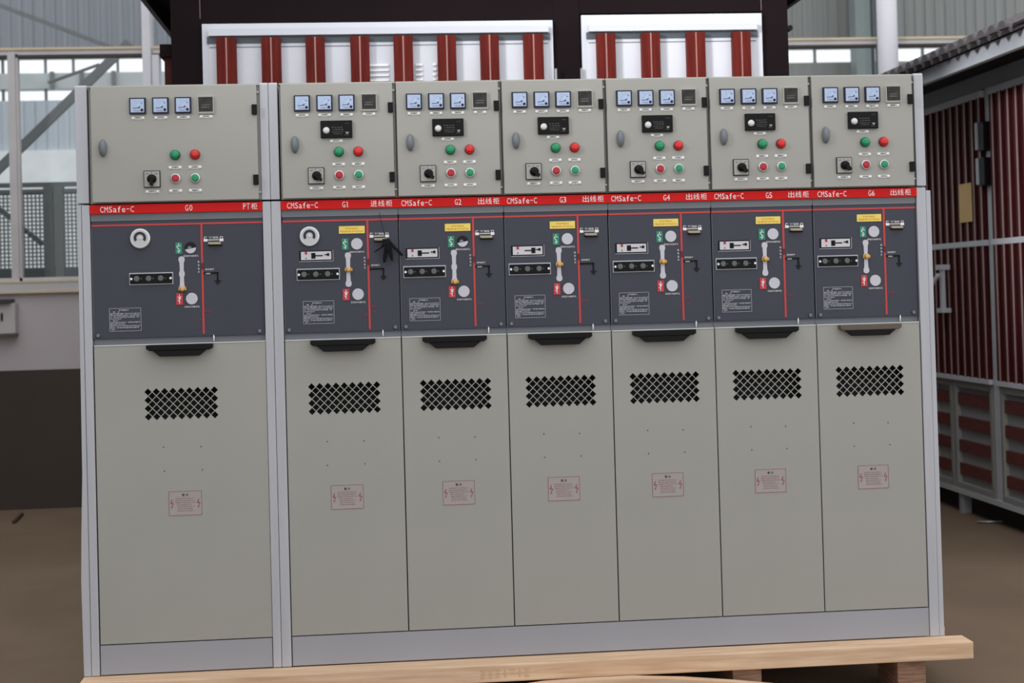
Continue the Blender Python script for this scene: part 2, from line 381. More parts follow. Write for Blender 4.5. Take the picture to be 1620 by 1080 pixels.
for x in (.677, .782): MB().lathe(0, 0, [(0, .0055), (1.8, .0055)], 10).build('hinge_rod', chrome, k1, loc=(K(x), -.034, 2.02+kz-1.8), rot=(PI/2, 0, 0))

# ------------------------------------------------------------------ kiosk on the right
KX = 3.1
k2 = thing('kiosk', 'tiled-roof kiosk with dark red slatted doors on the right', 'kiosk', (KX, 3.2, FZ))
def Y(y): return y-3.2
y0k, y1k = 1.75, 4.75
MB().box(.05, 1.9, Y(y0k), Y(y1k), .05, 2.35+kz).build('body', kbase, k2)
MB().box(.0, .05, Y(y0k), Y(y1k), 2.105+kz, 2.35+kz).build('frieze', kgrey2, k2)
MB().box(-.004, .0, Y(y0k), Y(y1k), 2.100+kz, 2.106+kz).build('frieze_gap', matblack, k2)
MB().box(-.40, -.37, Y(y0k-.2), Y(y1k+.2), 2.108+kz, 2.18+kz).build('eave_board', kgrey, k2, .003)
MB().box(-.37, .05, Y(y0k-.2), Y(y1k+.2), 2.19+kz, 2.215+kz).build('soffit', matblack, k2)
# tiled roof: wavy sheet with a visible scalloped edge
m = MB(); n = 0; t = y0k-.2; pitch_t = .1165; ys = []
while t < y1k+.2: ys.append(t); t += pitch_t/8
vs = []; fs = []
for yy in ys:
    ph = (yy/pitch_t) % 1; hz = .022*math.cos(2*PI*ph)+(.004 if ph > .5 else 0)
    for (x, z) in ((-.46, 2.205), (.3, 2.51), (1.0, 2.79), (1.7, 2.51), (2.3, 2.27)):
        vs += [(x, Y(yy), z+hz+kz), (x, Y(yy), z+hz-.022+kz)]
L = 10
for i in range(len(ys)-1):
    for j in range(4):
        a = i*L+2*j; fs.append((a, a+2, a+2+L, a+L)); fs.append((a+1, a+1+L, a+3+L, a+3))
    fs.append((i*L, i*L+L, i*L+L+1, i*L+1)); fs.append((i*L+8, i*L+9, i*L+L+9, i*L+L+8))
m.add(vs, fs); m.build('tiled_roof', tile_m, k2)
t = math.ceil((y0k-.2)/pitch_t)*pitch_t
while t < y1k+.15:
    def cap():
        m = MB(); vs = [(xx, .046*math.cos(a), .036*math.sin(a)) for xx in (-.02, .03) for a in [PI*q/10 for q in range(11)]]
        return m.add(vs, [tuple(range(11)), tuple(range(21, 10, -1))]+[(i, i+11, (i+1) % 11+11, (i+1) % 11) for i in range(11)]).mesh('tile_end', tile_m)
    put('tile_end', cached('tcap', cap), k2, (-.455, Y(t), 2.188+kz)); t += pitch_t
# door posts between the doors
for ya, yb in ((2.905, 2.975), (3.86, 3.93), (1.95, 2.02)):
    MB().box(-.01, .05, Y(ya), Y(yb), -.04+kz, 2.105+kz).build('door_post', kgrey, k2, .003)
def rdoor(ya, yb, handle=False, hinge=False, leaf=None):
    d = MB().box(.012, .05, Y(ya), Y(yb), .60+kz, 2.095+kz).build('door_panel', slat_b, k2)
    leaf = leaf or []
    rails = [(2.063, 2.098), (1.292, 1.322), (.572, .598)]
    boxes('rail', kframe, d, [(-.03, .012, Y(ya), Y(yb), z0+kz, z1+kz) for z0, z1 in rails], .002)
    y = ya+.02; ms = MB(); me_ = MB()
    while y+.05 < yb:
        for z0, z1 in ((1.322, 2.063), (.598, 1.292)):
            ms.box(-.028, .012, Y(y), Y(y+.048), z0+kz, z1+kz)
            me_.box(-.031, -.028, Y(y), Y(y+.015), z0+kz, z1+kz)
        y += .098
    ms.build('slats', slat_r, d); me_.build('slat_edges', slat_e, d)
    if hinge:
        for z0, z1 in ((1.78, 1.93), (1.60, 1.745)):
            h = MB().box(-.05, -.01, Y(ya-.075), Y(ya-.005), z0+kz, z1+kz).build('hinge', black_m, d, .003)
            MB().box(-.055, -.02, Y(ya+.0), Y(ya+.025), z0+.01+kz, z1+kz).build('hinge_leaf', kgrey, d)
    if handle:
        # vertical bar handle on two brackets with a folded lever
        MB().box(-.075, -.055, Y(handle-.02), Y(handle+.02), .955+kz, 1.19+kz).box(-.085, -.03, Y(handle-.03), Y(handle+.05), 1.175+kz, 1.205+kz).box(-.085, -.03, Y(handle-.03), Y(handle+.05), .94+kz, .965+kz).build('door_handle', kframe, d, .003)
        MB().bar((-.09, Y(handle-.005), 1.15+kz), (-.12, Y(handle+.13), 1.035+kz), .022, .012, (1, 0, 0)).build('lever', kframe, d)
    return d
rdoor(2.98, 3.855, handle=3.50, hinge=True)
rdoor(2.025, 2.90)
rdoor(3.935, 4.75)
# lower louvre panels with red boards
def louver(ya, yb):
    d = MB().box(.02, .05, Y(ya), Y(yb), -.02+kz, .572+kz).build('louver_panel', kgrey2, k2)
    m = MB().box(-.01, .02, Y(ya), Y(yb), .535+kz, .572+kz).box(-.01, .02, Y(ya), Y(yb), -.02+kz, .01+kz).box(-.01, .02, Y(ya), Y(ya+.03), .01+kz, .535+kz).box(-.01, .02, Y(yb-.03), Y(yb), .01+kz, .535+kz)
    m.build('panel_frame', kgrey3, d)
    for i in range(4):
        z = .50-i*.128
        MB().box(.0, .02, Y(ya+.035), Y(yb-.035), z-.062+kz, z+kz).build('red_board', board_r, d)
for a, b in ((3.56, 3.855), (3.0, 3.53), (2.55, 2.90), (2.03, 2.52), (3.935, 4.7)): louver(a, b)
MB().box(-.015, .05, Y(y0k), Y(y1k), -.05+kz, -.022+kz).build('bottom_rail', kgrey, k2)
for y in (3.49, 2.3, 4.4): MB().box(-.005, .05, Y(y-.02), Y(y+.02), 0, -.05+kz).build('leg', kgrey2, k2)
MB().box(.06, 1.85, Y(y0k+.02), Y(y1k-.02), 0, .05).build('base', kbase, k2)
p = MB().box(-.004, .0, -.085, .085, 0, .205).build('cardboard_sheet', paper, None, loc=(KX-.033, 3.21, 1.425)); tag(p, 'yellow-brown card sheet stuck on the red slatted door', 'sheet')
d = MB().tube([(0, 0, .008), (.10, -.02, .010), (.2, -.01, .008)], .006, 6).build('metal_rod', steel, None, loc=(3.03, 3.10, FZ)); tag(d, 'thin pale rod lying on the floor by the right kiosk', 'rod')
d = MB().tube([(0, 0, .008), (-.03, .34, .008)], .012, 6).build('wood_stick', mat('stick_brown', (70, 50, 40), .8), None, loc=(-2.223, 4.53, FZ)); tag(d, 'small dark stick on the floor near the back wall', 'stick')

# ------------------------------------------------------------------ pallet
pal = thing('pallet', 'pale timber pallet under the whole switchgear row', 'pallet', (.38, 0, FZ))
def P(x): return x-.38
MB().box(P(-.975), P(1.74), -.095, .0, .105, .158).build('front_beam', wood, pal, .004)
boxes('deck_board', wood, pal, [(P(-.96), P(1.73), a_, b_, .12, .158) for a_, b_ in ((.12, .3), (.42, .6), (.68, .8))])
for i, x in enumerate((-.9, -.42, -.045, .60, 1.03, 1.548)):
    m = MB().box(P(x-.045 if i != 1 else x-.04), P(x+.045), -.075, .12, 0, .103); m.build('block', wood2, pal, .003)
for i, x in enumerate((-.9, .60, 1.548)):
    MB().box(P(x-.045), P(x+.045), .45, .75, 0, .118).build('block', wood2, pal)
rnd = random.Random(3); m = MB()
greek(m, P(.21), P(.36), .118, .026, .022, -.0955, rnd)
m.build('stamp', mat('stamp_ink', (206, 174, 144), .8, var=0), pal)
# bowed lath leaning in front, under the beam
lath = thing('wood_lath', 'thin bowed wooden lath under the front beam of the pallet', 'lath', (.8, -.11, FZ))
pts = [(.213, -.048), (.286, -.037), (.401, -.026), (.516, -.0235), (.67, -.0235), (.825, -.034), (.981, -.051), (1.157, -.075), (1.315, -.098), (1.454, -.120), (1.6, -.146)]
vs = []; fs = []
for x, z in pts:
    z = z-FZ-.035
    for yy in (-.03, .008):
        vs += [(x-.8, yy, z-.008), (x-.8, yy, z+.006)]
for i in range(len(pts)-1):
    a = 4*i; b = a+4
    fs += [(a, b, b+1, a+1), (a+2, a+3, b+3, b+2), (a+1, b+1, b+3, a+3), (a, a+2, b+2, b)]
fs += [(0, 1, 3, 2), (4*len(pts)-4, 4*len(pts)-2, 4*len(pts)-1, 4*len(pts)-3)]
MB().add(vs, fs).build('board', wood, lath)

# ------------------------------------------------------------------ switchgear
ZR0, ZR1, ZT = 1.3847, 1.4165, 1.768      # name strip bottom / top, box top
ZD, ZB_ = .9905, .0905                    # lower door top / bottom
DEPTH = .78
names = ['G0', 'G1', 'G2', 'G3', 'G4', 'G5', 'G6']
kinds = ['PT柜', '进线柜'] + ['出线柜']*5
#        left edge, right edge
units = [(-.9255, -.4125), (-.3545, -.0006), (.0006, .3244), (.3256, .6494), (.6506, .9744), (.9756, 1.2994), (1.3006, 1.633)]
ords = {'G0': 'separate wider leftmost', 'G1': 'first in the joined row', 'G2': 'second in the joined row', 'G3': 'third in the joined row',
        'G4': 'fourth in the joined row', 'G5': 'fifth in the joined row', 'G6': 'rightmost'}

def lettering(parent, txt, x, z, w, h, m, y=0.0, name='lettering'):
    return put(name, text_mesh(txt, w, h, m), parent, (x, y, z))
def label_plate(parent, x, z, y, seed, w=.040):
    p = put('label_plate', cached(('lp', w), lambda: MB().prism([(-w/2, -.0048), (w/2, -.0048), (w/2, .0048), (-w/2, .0048)], -.0015, 0).mesh('label_plate', plate_m)), parent, (x, y, z))
    for s_ in (-1, 1): put('rivet', cached('rv', lambda: MB().lathe(0, 0, [(-.0015, .0042), (-.0028, .0042), (-.0036, .002)], 10).mesh('rivet', rivet_m)), p, (s_*(w/2-.0055), 0, 0))
    def tx():
        m = MB(); greek(m, -w/2+.0115, w/2-.011, -.0022, .0046, .0042, -.0015, random.Random(seed % 4)); return m.mesh('lettering', ink_m)
    put('lettering', cached(('lpt', w, seed % 4), tx), p)
    return p

def control_box(i):
    G = names[i]; xl, xr = units[i]; cx = (xl+xr)/2; w = xr-xl; YF = -.02
    z0, z1 = 1.4125, ZT; h = z1-z0
    B = thing('control_box', '%s control box of the switchgear row, above the name %s%s' % ('wide grey' if i == 0 else 'grey', G, ', without black relay' if i == 0 else ''),
              'control box', (cx, 0, z0+.0045), group='control boxes along the top of the switchgear row')
    zb = z0+.0045
    z_ = lambda z: z-zb
    bxl, bxr = -w/2, w/2
    if i > 0 and i < 6: bxr = w/2-.0
    MB().box(bxl, bxr, .006, .42, 0, h-.006).build('housing', beige, B)
    # door
    dw0, dw1 = bxl+(.010 if i == 0 else .002), bxr-.008
    if i == 1: dw0 = bxl+.006
    D = MB().box(dw0, dw1, YF, -.002, .002, h-.004).build('door', beige, B, .002)
    MB().box(bxl+.001, bxr-.001, -.012, .03, h-.0055, h-.001).build('top_rim', mat('rim_beige', (174, 172, 163), .5), B)
    # hinge side strip and gap
    MB().box(dw1, bxr-.001, -.006, .006, .003, h-.004).build('hinge_strip', mat('hinge_strip', (132, 130, 126), .5), B)
    m = MB().box(dw1, bxr-.001, -.012, -.004, .022, .026).box(dw1, bxr-.001, -.012, -.004, h-.03, h-.024); m.build('hinge_pin', steel, B)
    for z in (1.691, 1.478):
        hx = (bxr-.0145)
        put('hinge', cached('hinge', lambda: MB().box(-.0085, .0075, -.009, 0, -.0155, .0155).mesh('hinge', black_m, .0015)), B, (hx, YF, z_(z)))
    # door lever
    lx = bxl+(.045 if i == 0 else (.046 if i == 1 else .0412))
    H = put('door_handle', cached('lever', lambda: MB().lathe(0, 0, [(0, .0235), (-.006, .0265), (-.014, .0245), (-.020, .016), (-.023, .004)], 24, .46, 1.0).mesh('door_handle', lever_m)), B, (lx, YF, z_(1.582)))
    H.scale = (1, 1, 1.0)
    # meters
    for q, mx_ in enumerate((-.1061, -.0382, .0288)):
        mp = put('analog_meter', cached('meter', lambda: MB().box(-.0245, .0245, -.010, 0, -.0245, .0245).mesh('analog_meter', bezel_m, .0015)), B, (mx_, YF, z_(1.7073)))
        put('dial', cached('dial', lambda: MB().box(-.0200, .0200, -.0115, -.010, -.0200, .0205).mesh('dial', dial_m)), mp)
        def sc():
            m = MB()
            for t in range(13):   # scale arc
                an = PI/2+t/12*PI/2; c = (.012, -.010)
                for rr, wd in ((.0230, .0014),): m.bar((c[0]+rr*math.cos(an), -.0117, c[1]+rr*math.sin(an)), (c[0]+(rr+wd)*math.cos(an), -.0117, c[1]+(rr+wd)*math.sin(an)), .0007, .0004)
            greek(m, -.012, .006, -.0165, .0026, .003, -.0115, random.Random(2)); greek(m, .010, .0165, .006, .004, .003, -.0115, random.Random(5))
            return m.mesh('scale_marks', mat('scale_ink', (116, 126, 164), .5))
        put('scale_marks', cached('scalem', sc), mp)
        put('needle', cached('needle', lambda: MB().bar((-.013, -.0122, -.0075), (.006, -.0122, -.0060), .0013, .0006).prism([(.0005, -.0068), (.0075, -.0068), (.0075, -.0005)], -.0125, -.0118).mesh('needle', navy_m)), mp)
        put('adjuster', cached('adj', lambda: MB().lathe(.0135, -.0130, [(-.0115, .0042), (-.0135, .004), (-.0145, .0025)], 14).mesh('adjuster', bezel_m)), mp)
        label_plate(B, mx_-.0003, z_(1.6715), YF, q+i)
    # digital display with clear cover
    dp = put('digital_display', cached('disp', lambda: MB().box(-.0225, .0225, -.006, 0, -.026, .0268).mesh('digital_display', clear_m, .0015)), B, (.0966, YF, z_(1.7055)))
    put('screen', cached('screen', lambda: MB().box(-.0205, .0205, -.0085, -.006, -.0180, .0245).mesh('screen', screen_m)), dp)
    def dm():
        m = MB(); rn = random.Random(4); greek(m, -.013, .013, .0005, .002, .0026, -.0085, rn); greek(m, -.014, .014, -.0070, .0028, .0026, -.0085, rn); return m.mesh('screen_marks', relay_i)
    put('screen_marks', cached('dm', dm), dp)
    put('display_rim', cached('drim', lambda: MB().box(-.0235, -.0222, -.009, 0, -.024, .0265).box(-.0235, .0235, -.009, 0, .0262, .0275).box(.0222, .0235, -.009, 0, -.024, .0265).box(-.022, .022, -.008, 0, -.0225, -.021).mesh('display_rim', mat('rim_pale', (196, 194, 186), .3))), dp)
    label_plate(B, .0966, z_(1.6725), YF, i+1)
    # protection relay
    if i > 0:
        rl = put('protection_relay', cached('relay', lambda: MB().box(-.048, .048, -.011, 0, -.0265, .0265).mesh('protection_relay', black_m, .002)), B, (-.0038, YF, z_(1.6265)))
        put('knob', cached('rknob', lambda: MB().lathe(-.0305, -.004, [(-.011, .0105), (-.016, .0105), (-.020, .008), (-.021, .004)], 18).mesh('knob', knob_s)), rl)
        def rm():
            m = MB(); rn = random.Random(9)
            greek(m, -.014, .026, .0035, .003, .0085, -.011, rn); greek(m, -.012, .026, -.0025, .0022, .0085, -.011, rn)
            greek(m, -.014, .022, -.0095, .0022, .0026, -.011, rn); greek(m, -.010, .018, -.0155, .0026, .003, -.011, rn); greek(m, .026, .04, .016, .002, .0026, -.011, rn); greek(m, .024, .038, -.019, .002, .0026, -.011, rn)
            return m.mesh('relay_marks', mat('relay_marks', (112, 110, 108), .5))
        put('relay_marks', cached('rmk', rm), rl)
        put('emblem', cached('emb', lambda: MB().prism([(.028, -.008), (.0285, -.013), (.0325, -.0155), (.0365, -.013), (.037, -.008), (.034, -.009), (.031, -.009)][::1], -.0115, -.011).mesh('emblem', relay_i)), rl)
        label_plate(B, -.0050, z_(1.5915), YF, i)
    # lamps
    for nm, mx_, lens, rim in (('green', .0016, green_m, green_d), ('red', .0607, redl_m, red_d)):
        lp = put('indicator_lamp', cached('lampr'+nm, lambda: MB().lathe(0, 0, [(0, .0152), (-.008, .0152), (-.010, .0135)], 24).mesh('indicator_lamp', rim)), B, (mx_, YF, z_(1.5577)))
        put('lens', cached('lens'+nm, lambda: MB().lathe(0, 0, [(-.009, .0134), (-.014, .0132), (-.018, .0105), (-.0195, .005)], 24).mesh('lens', lens)), lp)
        label_plate(B, mx_-.0012, z_(1.5200), YF, i+2)
    for nm, mx_, capm in (('red', .0015, redb_m), ('green', .0602, green_m)):
        pb = put('push_button', cached('pbr', lambda: MB().lathe(0, 0, [(0, .0155), (-.005, .0155), (-.009, .0140), (-.0095, .0120)], 24).mesh('push_button', chrome)), B, (mx_, YF, z_(1.4868)))
        put('button_cap', cached('pbc'+nm, lambda: MB().lathe(0, 0, [(-.009, .0118), (-.011, .0116), (-.0125, .0095), (-.0122, .003)], 24).mesh('button_cap', capm)), pb)
        label_plate(B, mx_-.0010, z_(1.4493), YF, i+3)
    # rotary switch
    rs = put('rotary_switch', cached('rsw', lambda: MB().box(-.0245, .0245, -.006, 0, -.0255, .0255).mesh('rotary_switch', black_m, .001)), B, (-.0683, YF, z_(1.4862)))
    put('face_plate', cached('rswf', lambda: MB().box(-.0225, .0225, -.0070, -.006, -.0232, .0232).mesh('face_plate', mat('switch_plate', (172, 168, 164), .4))), rs)
    def sm_():
        m = MB(); rn = random.Random(1); greek(m, -.018, -.008, .014, .004, .0045, -.007, rn); greek(m, -.003, .003, .016, .004, .0045, -.007, rn); greek(m, .009, .019, .014, .004, .0045, -.007, rn); return m.mesh('position_marks', ink_m)
    put('position_marks', cached('rsm', sm_), rs)
    ang = -PI/2 if i == 0 else -PI/4
    kn = put('knob', cached('knob%d' % (i == 0), lambda: MB().lathe(0, 0, [(-.007, .0140), (-.014, .0140), (-.020, .0115), (-.024, .006)], 20).prism(
        [(math.cos(ang)*r_-math.sin(ang)*s_, math.sin(ang)*r_+math.cos(ang)*s_) for r_, s_ in ((0, -.0055), (.0205, -.0042), (.0215, 0), (.0205, .0042), (0, .0055))], -.028, -.010).mesh('knob', black_m)), rs, (.0015 if i else 0, 0, -.0005 if i else .0))
    label_plate(B, -.0688, z_(1.4488), YF, i, .042)
    # side posts of the upper tier
    posts = []
    if i == 0: posts = [(-.9641, -.9285), (-.4125, -.3868)]
    if i == 1: posts = [(-.3855, -.3585)]
    if i == 6: posts = [(1.6375, 1.6675)]
    for a, b in posts:
        MB().box(a-cx, b-cx, -.006, .42, .001, h-.002).build('side_post', post_m, B, .0015)
        MB().box(a-cx+.001, b-cx-.001, -.004, .03, h-.002, h+.002).build('post_cap', mat('cap_white', (214, 212, 208), .5), B)
    return B

def panel_unit(i):
    G = names[i]; xl, xr = units[i]; w = xr-xl; cx = (xl+xr)/2
    B = thing('switchgear_cabinet', '%s switchgear cabinet with dark panel and beige door, marked %s' % (ords[G], G), 'switchgear cabinet', (cx, 0, 0), 'switchgear cabinets in the row')
    bl, br = -w/2, w/2
    zb0 = .0 if i == 0 else ZB_
    # carcass, open at the front behind the door
    MB().box(bl, bl+.004, .05, DEPTH, zb0, 1.41).box(br-.004, br, .05, DEPTH, zb0, 1.41).box(bl+.004, br-.004, DEPTH-.01, DEPTH, zb0, 1.41).box(bl+.004, br-.004, .02, DEPTH-.01, 1.395, 1.41).box(bl+.004, br-.004, .02, DEPTH-.01, zb0, zb0+.01).build('carcass', grey_sheet, B)
    MB().box(bl+.004, br-.004, .06, .065, zb0+.01, 1.0).build('shade_backing', hole_m, B)  # dark sheet painted in for the shaded interior behind the vent holes
    MB().box(bl, br, .012, .05, ZD-.006, 1.012).build('cross_rail', ledge_m, B)
    MB().box(bl, br, .0, .05, 1.366, ZR0).build('top_rail', mat('rail_shade', (112, 116, 120), .5), B)
    # dark operating panel
    PN = MB().box(bl+.001, br-.001, .002, .02, 1.008, 1.366).build('operating_panel', panel_m, B, .0015)
    MB().box(bl+.001, bl+.0022, .0, .003, 1.01, 1.345).build('panel_edge', ledge_m, PN)
    MB().box(bl+.001, br-.001, .0, .003, 1.3635, 1.366).build('panel_lip', ledge_m, PN)
    xv = .0668-.0 if i >= 2 else None
    # x of the vertical red line, in local coordinates
    xv = (1.0*(-.5970)-cx) if i == 0 else (br-.0945 if i == 1 else (.0669+.1625-.1625))
    if i == 6: xv = .0669-.0045+.0
    MB().box(bl+.001, br-.001, .0008, .003, 1.3475, 1.3528).build('red_line', redline_m, PN)
    MB().box(xv-.0030, xv+.0030, .0006, .003, 1.015, 1.350).build('red_line', redline_m, PN)
    X = lambda x: xv+(x-.0669)            # panel content hangs off the red line
    A = lambda key, fn, name, x, z, parent=B: put(name, cached(key, fn), parent, (X(x), .0015, z))
    # yellow notice
    if i > 0:
        y_ = A('yel', lambda: MB().box(-.0395, .0395, -.0014, 0, -.0115, .0115).mesh('yellow_label', yellow_m, .001), 'yellow_label', .0192, 1.3205)
        def yt():
            m = MB(); rn = random.Random(6); greek(m, -.020, .020, .0015, .0055, .0058, -.0014, rn); greek(m, -.035, .036, -.0075, .0055, .0050, -.0014, rn); return m.mesh('lettering', yellow_i)
        put('lettering', cached('yt', yt), y_)
    # switch symbols
    gs = A('gs', lambda: MB().box(-.0098, .0098, -.0015, 0, -.0172, .0172).mesh('green_symbol_plate', greenp), 'green_symbol_plate', -.0022, 1.2768)
    put('symbol', cached('gsy', lambda: MB().box(-.001, .001, -.0025, -.0015, .006, .015).box(-.006, .006, -.0025, -.0015, .0055, .0075).bar((-.006, -.002, .005), (.003, -.002, -.007), .0022, .001).box(-.0045, .0045, -.0025, -.0015, -.0095, -.0078).box(-.003, .003, -.0025, -.0015, -.012, -.0105).box(-.0012, .0012, -.0025, -.0015, -.015, -.0132).mesh('symbol', letter_m)), gs)
    rs = A('rs', lambda: MB().box(-.0100, .0100, -.0015, 0, -.0175, .0175).mesh('red_symbol_plate', redp), 'red_symbol_plate', -.0030, 1.1228)
    put('symbol', cached('rsy', lambda: MB().box(-.001, .001, -.0025, -.0015, -.014, .014).box(-.006, .006, -.0025, -.0015, .0055, .0075).lathe(0, .002, [(-.0015, .0036), (-.0024, .0036)], 10).bar((-.0055, -.002, -.003), (.0, -.002, -.009), .0016, .001).mesh('symbol', letter_m)), rs)
    # operating hole covers
    def hole():
        return MB().lathe(0, 0, [(.0, .0180), (-.0005, .0180)], 24).mesh('operating_hole', matblack)
    for z, up_, txt in ((1.2768, True, '接地开关操作孔'), (1.1226, False, '负荷开关操作孔')):
        if up_ and i in (0, 2):
            hh = A('ohole', hole, 'operating_hole', .0331, z)
            def half():
                pts_ = [(.0165*math.cos(a)+.0, .0165*math.sin(a)-.0) for a in [math.radians(t_) for t_ in range(195, 361, 11)]]+[(.0165*.985, .0015), (-.004, -.0035)]
                return MB().prism(pts_, -.0025, -.0008).mesh('cover', disc_m)
            put('cover', cached('half', half), hh)
            put('spindle', cached('spind', lambda: MB().lathe(-.003, -.001, [(-.0008, .007), (-.002, .0055)], 12).mesh('spindle', mat('spindle_grey', (120, 122, 126), .4))), hh)
        else:
            A('cov', lambda: MB().lathe(0, 0, [(0, .0178), (-.0018, .0178), (-.0028, .0165)], 26).mesh('hole_cover', disc_m), 'hole_cover', .0333, z)
        lettering(B, txt, X(.0340), z-.0243, .0455, .0058, letter_m, .0015)
    # slot indicator with brass knob
    def slot():
        m = MB(); pr = []
        prof = [(.0, .0092), (.006, .0092), (.012, .0066), (.036, .0058), (.042, .0085), (.050, .0085), (.056, .0058), (.080, .0066), (.086, .0092), (.092, .0092)]
        L_ = [(-w_, .046-s_) for s_, w_ in prof]; R_ = [(w_, .046-s_) for s_, w_ in reversed(prof)]
        top = [(.0092*math.cos(a), .046+.007*math.sin(a)) for a in [PI*t_/6 for t_ in range(1, 6)]]
        bot = [(-.0092*math.cos(a), -.046-.007*math.sin(a)) for a in [PI*t_/6 for t_ in range(1, 6)]]
        return MB().prism(L_+bot+R_+top, -.0012, 0).mesh('slot_guide', disc_m)
    sg = A('slot', slot, 'slot_guide', .0055, 1.199)
    kz_ = -.046 if i in (0, 2) else .0
    put('knob', cached('bknob', lambda: MB().lathe(0, 0, [(-.001, .0085), (-.008, .0075), (-.010, .0085), (-.014, .0078), (-.0155, .004)], 18).box(-.0115, .0115, -.006, -.001, -.0045, .0045).mesh('knob', brass)), sg, (.001, 0, kz_))
    # position window
    if i > 0:
        wn = A('pw', lambda: MB().box(-.0505, .0505, -.0012, 0, -.0160, .0160).mesh('position_window', black_m, .0005), 'position_window', -.0916, 1.2438)
        put('frame_line', cached('pwf', lambda: MB().box(-.051, .0515, -.0008, 0, -.0178, -.0165).box(.0510, .0522, -.0008, 0, -.0178, .0165).mesh('frame_line', disc_m)), wn)
        put('window_face', cached('pwc', lambda: MB().box(-.0455, .0465, -.002, -.0012, -.0125, .0128).mesh('window_face', mat('window_face', (212, 208, 214), .4))), wn)
        slot_x = -.007 if i != 3 else .019
        def ptr(sx0=slot_x):
            sg_ = 1 if sx0 < 0 else -1
            return MB().box(sx0-.007, sx0+.0055, -.0032, -.002, -.0085, .0085).box(min(sx0, sx0+sg_*.028), max(sx0, sx0+sg_*.028), -.003, -.002, -.0016, .0018).box(.026, .036, -.003, -.002, .001, .0042).box(.0335, .0405, -.0032, -.002, -.0012, .0068).mesh('pointer', black_m)
        put('pointer', cached('ptr%d' % (i == 3), ptr), wn)
        put('red_mark', cached('pwr', lambda: MB().box(-.0335, -.0265, -.003, -.002, .0045, .0125).mesh('red_mark', redb_m)), wn)
        put('dot', cached('pwd', lambda: MB().prism([(-.0325, -.0085), (-.0275, -.0085), (-.030, -.0045)], -.003, -.002).mesh('dot', black_m)), wn)
    # voltage presence socket strip
    lx = -.0860 if i else -.0860-.0
    ls = A('liv', lambda: MB().box(-.0655, .0655, -.0016, 0, -.0182, .0182).mesh('socket_strip', mat('strip_rim', (190, 192, 200), .4), .0006), 'socket_strip', lx+.0, 1.1868)
    put('strip_body', cached('livb', lambda: MB().box(-.0630, .0630, -.006, -.0016, -.0155, .0150).mesh('strip_body', black_m, .0025)), ls)
    for xx in (-.0430, -.0075, .0285):
        s_ = put('socket', cached('sock', lambda: MB().lathe(0, 0, [(-.006, .0090), (-.0085, .0085), (-.009, .0062)], 18).mesh('socket', mat('socket_grey', (92, 96, 96), .4))), ls, (xx, 0, 0))
        put('socket_light', cached('sockl', lambda: MB().lathe(.0135, 0, [(-.006, .0028), (-.0075, .0022)], 10).mesh('socket_light', mat('dim_green', (58, 72, 62), .4))), ls, (xx, 0, 0))
    for xx in (-.0585, .0585): put('screw', cached('scr', lambda: MB().lathe(0, 0, [(-.006, .0042), (-.008, .0036)], 12).mesh('screw', chrome)), ls, (xx, 0, 0))
    # notice text plate printed in white
    def notice():
        m = MB(); a, b, c, d = -.047, .047, -.0348, .0348; t = .0008
        m.box(a, b, -.0006, 0, d-t, d).box(a, b, -.0006, 0, c, c+t).box(a, a+t, -.0006, 0, c, d).box(b-t, b, -.0006, 0, c, d)
        rn = random.Random(11); greek(m, -.018, .014, .0265, .0042, .0042, 0, rn)
        ends = [-.018, .045, .045, .040, -.010, -.020, .044, .0, .045, .043, -.02]
        for r_, e in enumerate(ends): greek(m, -.0445 if r_ not in (0, 5) else -.036, e, .0215-r_*.0053, .0038, .0037, 0, rn, .93)
        return m.mesh('notice_text', mat('notice_ink', (206, 208, 216), .5, var=0))
    A('notice', notice, 'notice_text', -.0876 if i else -.0870-.079+.0, 1.0708 if i else 1.065)
    # lock guide with padlock symbols and latch
    def lock():
        m = MB(); m.box(-.0165, .0165, -.0008, 0, -.0050, -.0030)
        for s_ in (-1, 1):
            m.box(s_*.0238-.0058, s_*.0238+.0058, -.0008, 0, -.0085, -.0005)
            m.box(s_*.0238-.0042, s_*.0238-.0028, -.0008, 0, -.0005, .0058).box(s_*.0238-.0042, s_*.0238+.0042, -.0008, 0, .0045, .0060)
            if s_ > 0: m.box(s_*.0238+.0028, s_*.0238+.0042, -.0008, 0, -.0005, .0058)
        return m.mesh('padlock_symbols', letter_m)
    A('lock', lock, 'padlock_symbols', .1025, 1.3035)
    lettering(B, '下门联锁', X(.1025), 1.3065, .029, .0068, letter_m, .0015)
    def latch(): return MB().box(-.0175, .0175, -.012, 0, -.0045, .0032).lathe(-.017, 0, [(0, .0045), (-.014, .004)], 10).mesh('latch', mat('latch_bronze', (168, 156, 132), .35, .3), .001)
    la = A('latch', latch, 'latch', .1075, 1.2895)
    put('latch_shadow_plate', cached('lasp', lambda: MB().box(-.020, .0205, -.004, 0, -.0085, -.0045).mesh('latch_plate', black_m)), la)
    # interlock mark and earth symbol
    for k_, ch in enumerate('联锁指示'): lettering(B, ch, X(.0560), 1.2338-k_*.0102, .0052, .0062, letter_m, .0015)
    A('ilk', lambda: MB().box(-.0045, .0035, -.0012, 0, -.0100, .0100).mesh('interlock_slot', mat('dark_red', (98, 20, 26), .5)), 'interlock_slot', .0672, 1.2205)
    lettering(B, '接地端子', X(.0890), 1.2105, .027, .0055, letter_m, .0015)
    A('earth', lambda: MB().box(-.0215, .0225, -.0014, 0, -.0026, .0026).box(.0175, .0225, -.0014, 0, -.0230, .0026).box(.0105, .0295, -.0014, 0, -.0255, -.0228).box(.0140, .0260, -.0014, 0, -.0300, -.0275).box(.0170, .0230, -.0014, 0, -.0340, -.0318).mesh('earth_symbol', black_m), 'earth_symbol', .0925, 1.1990)
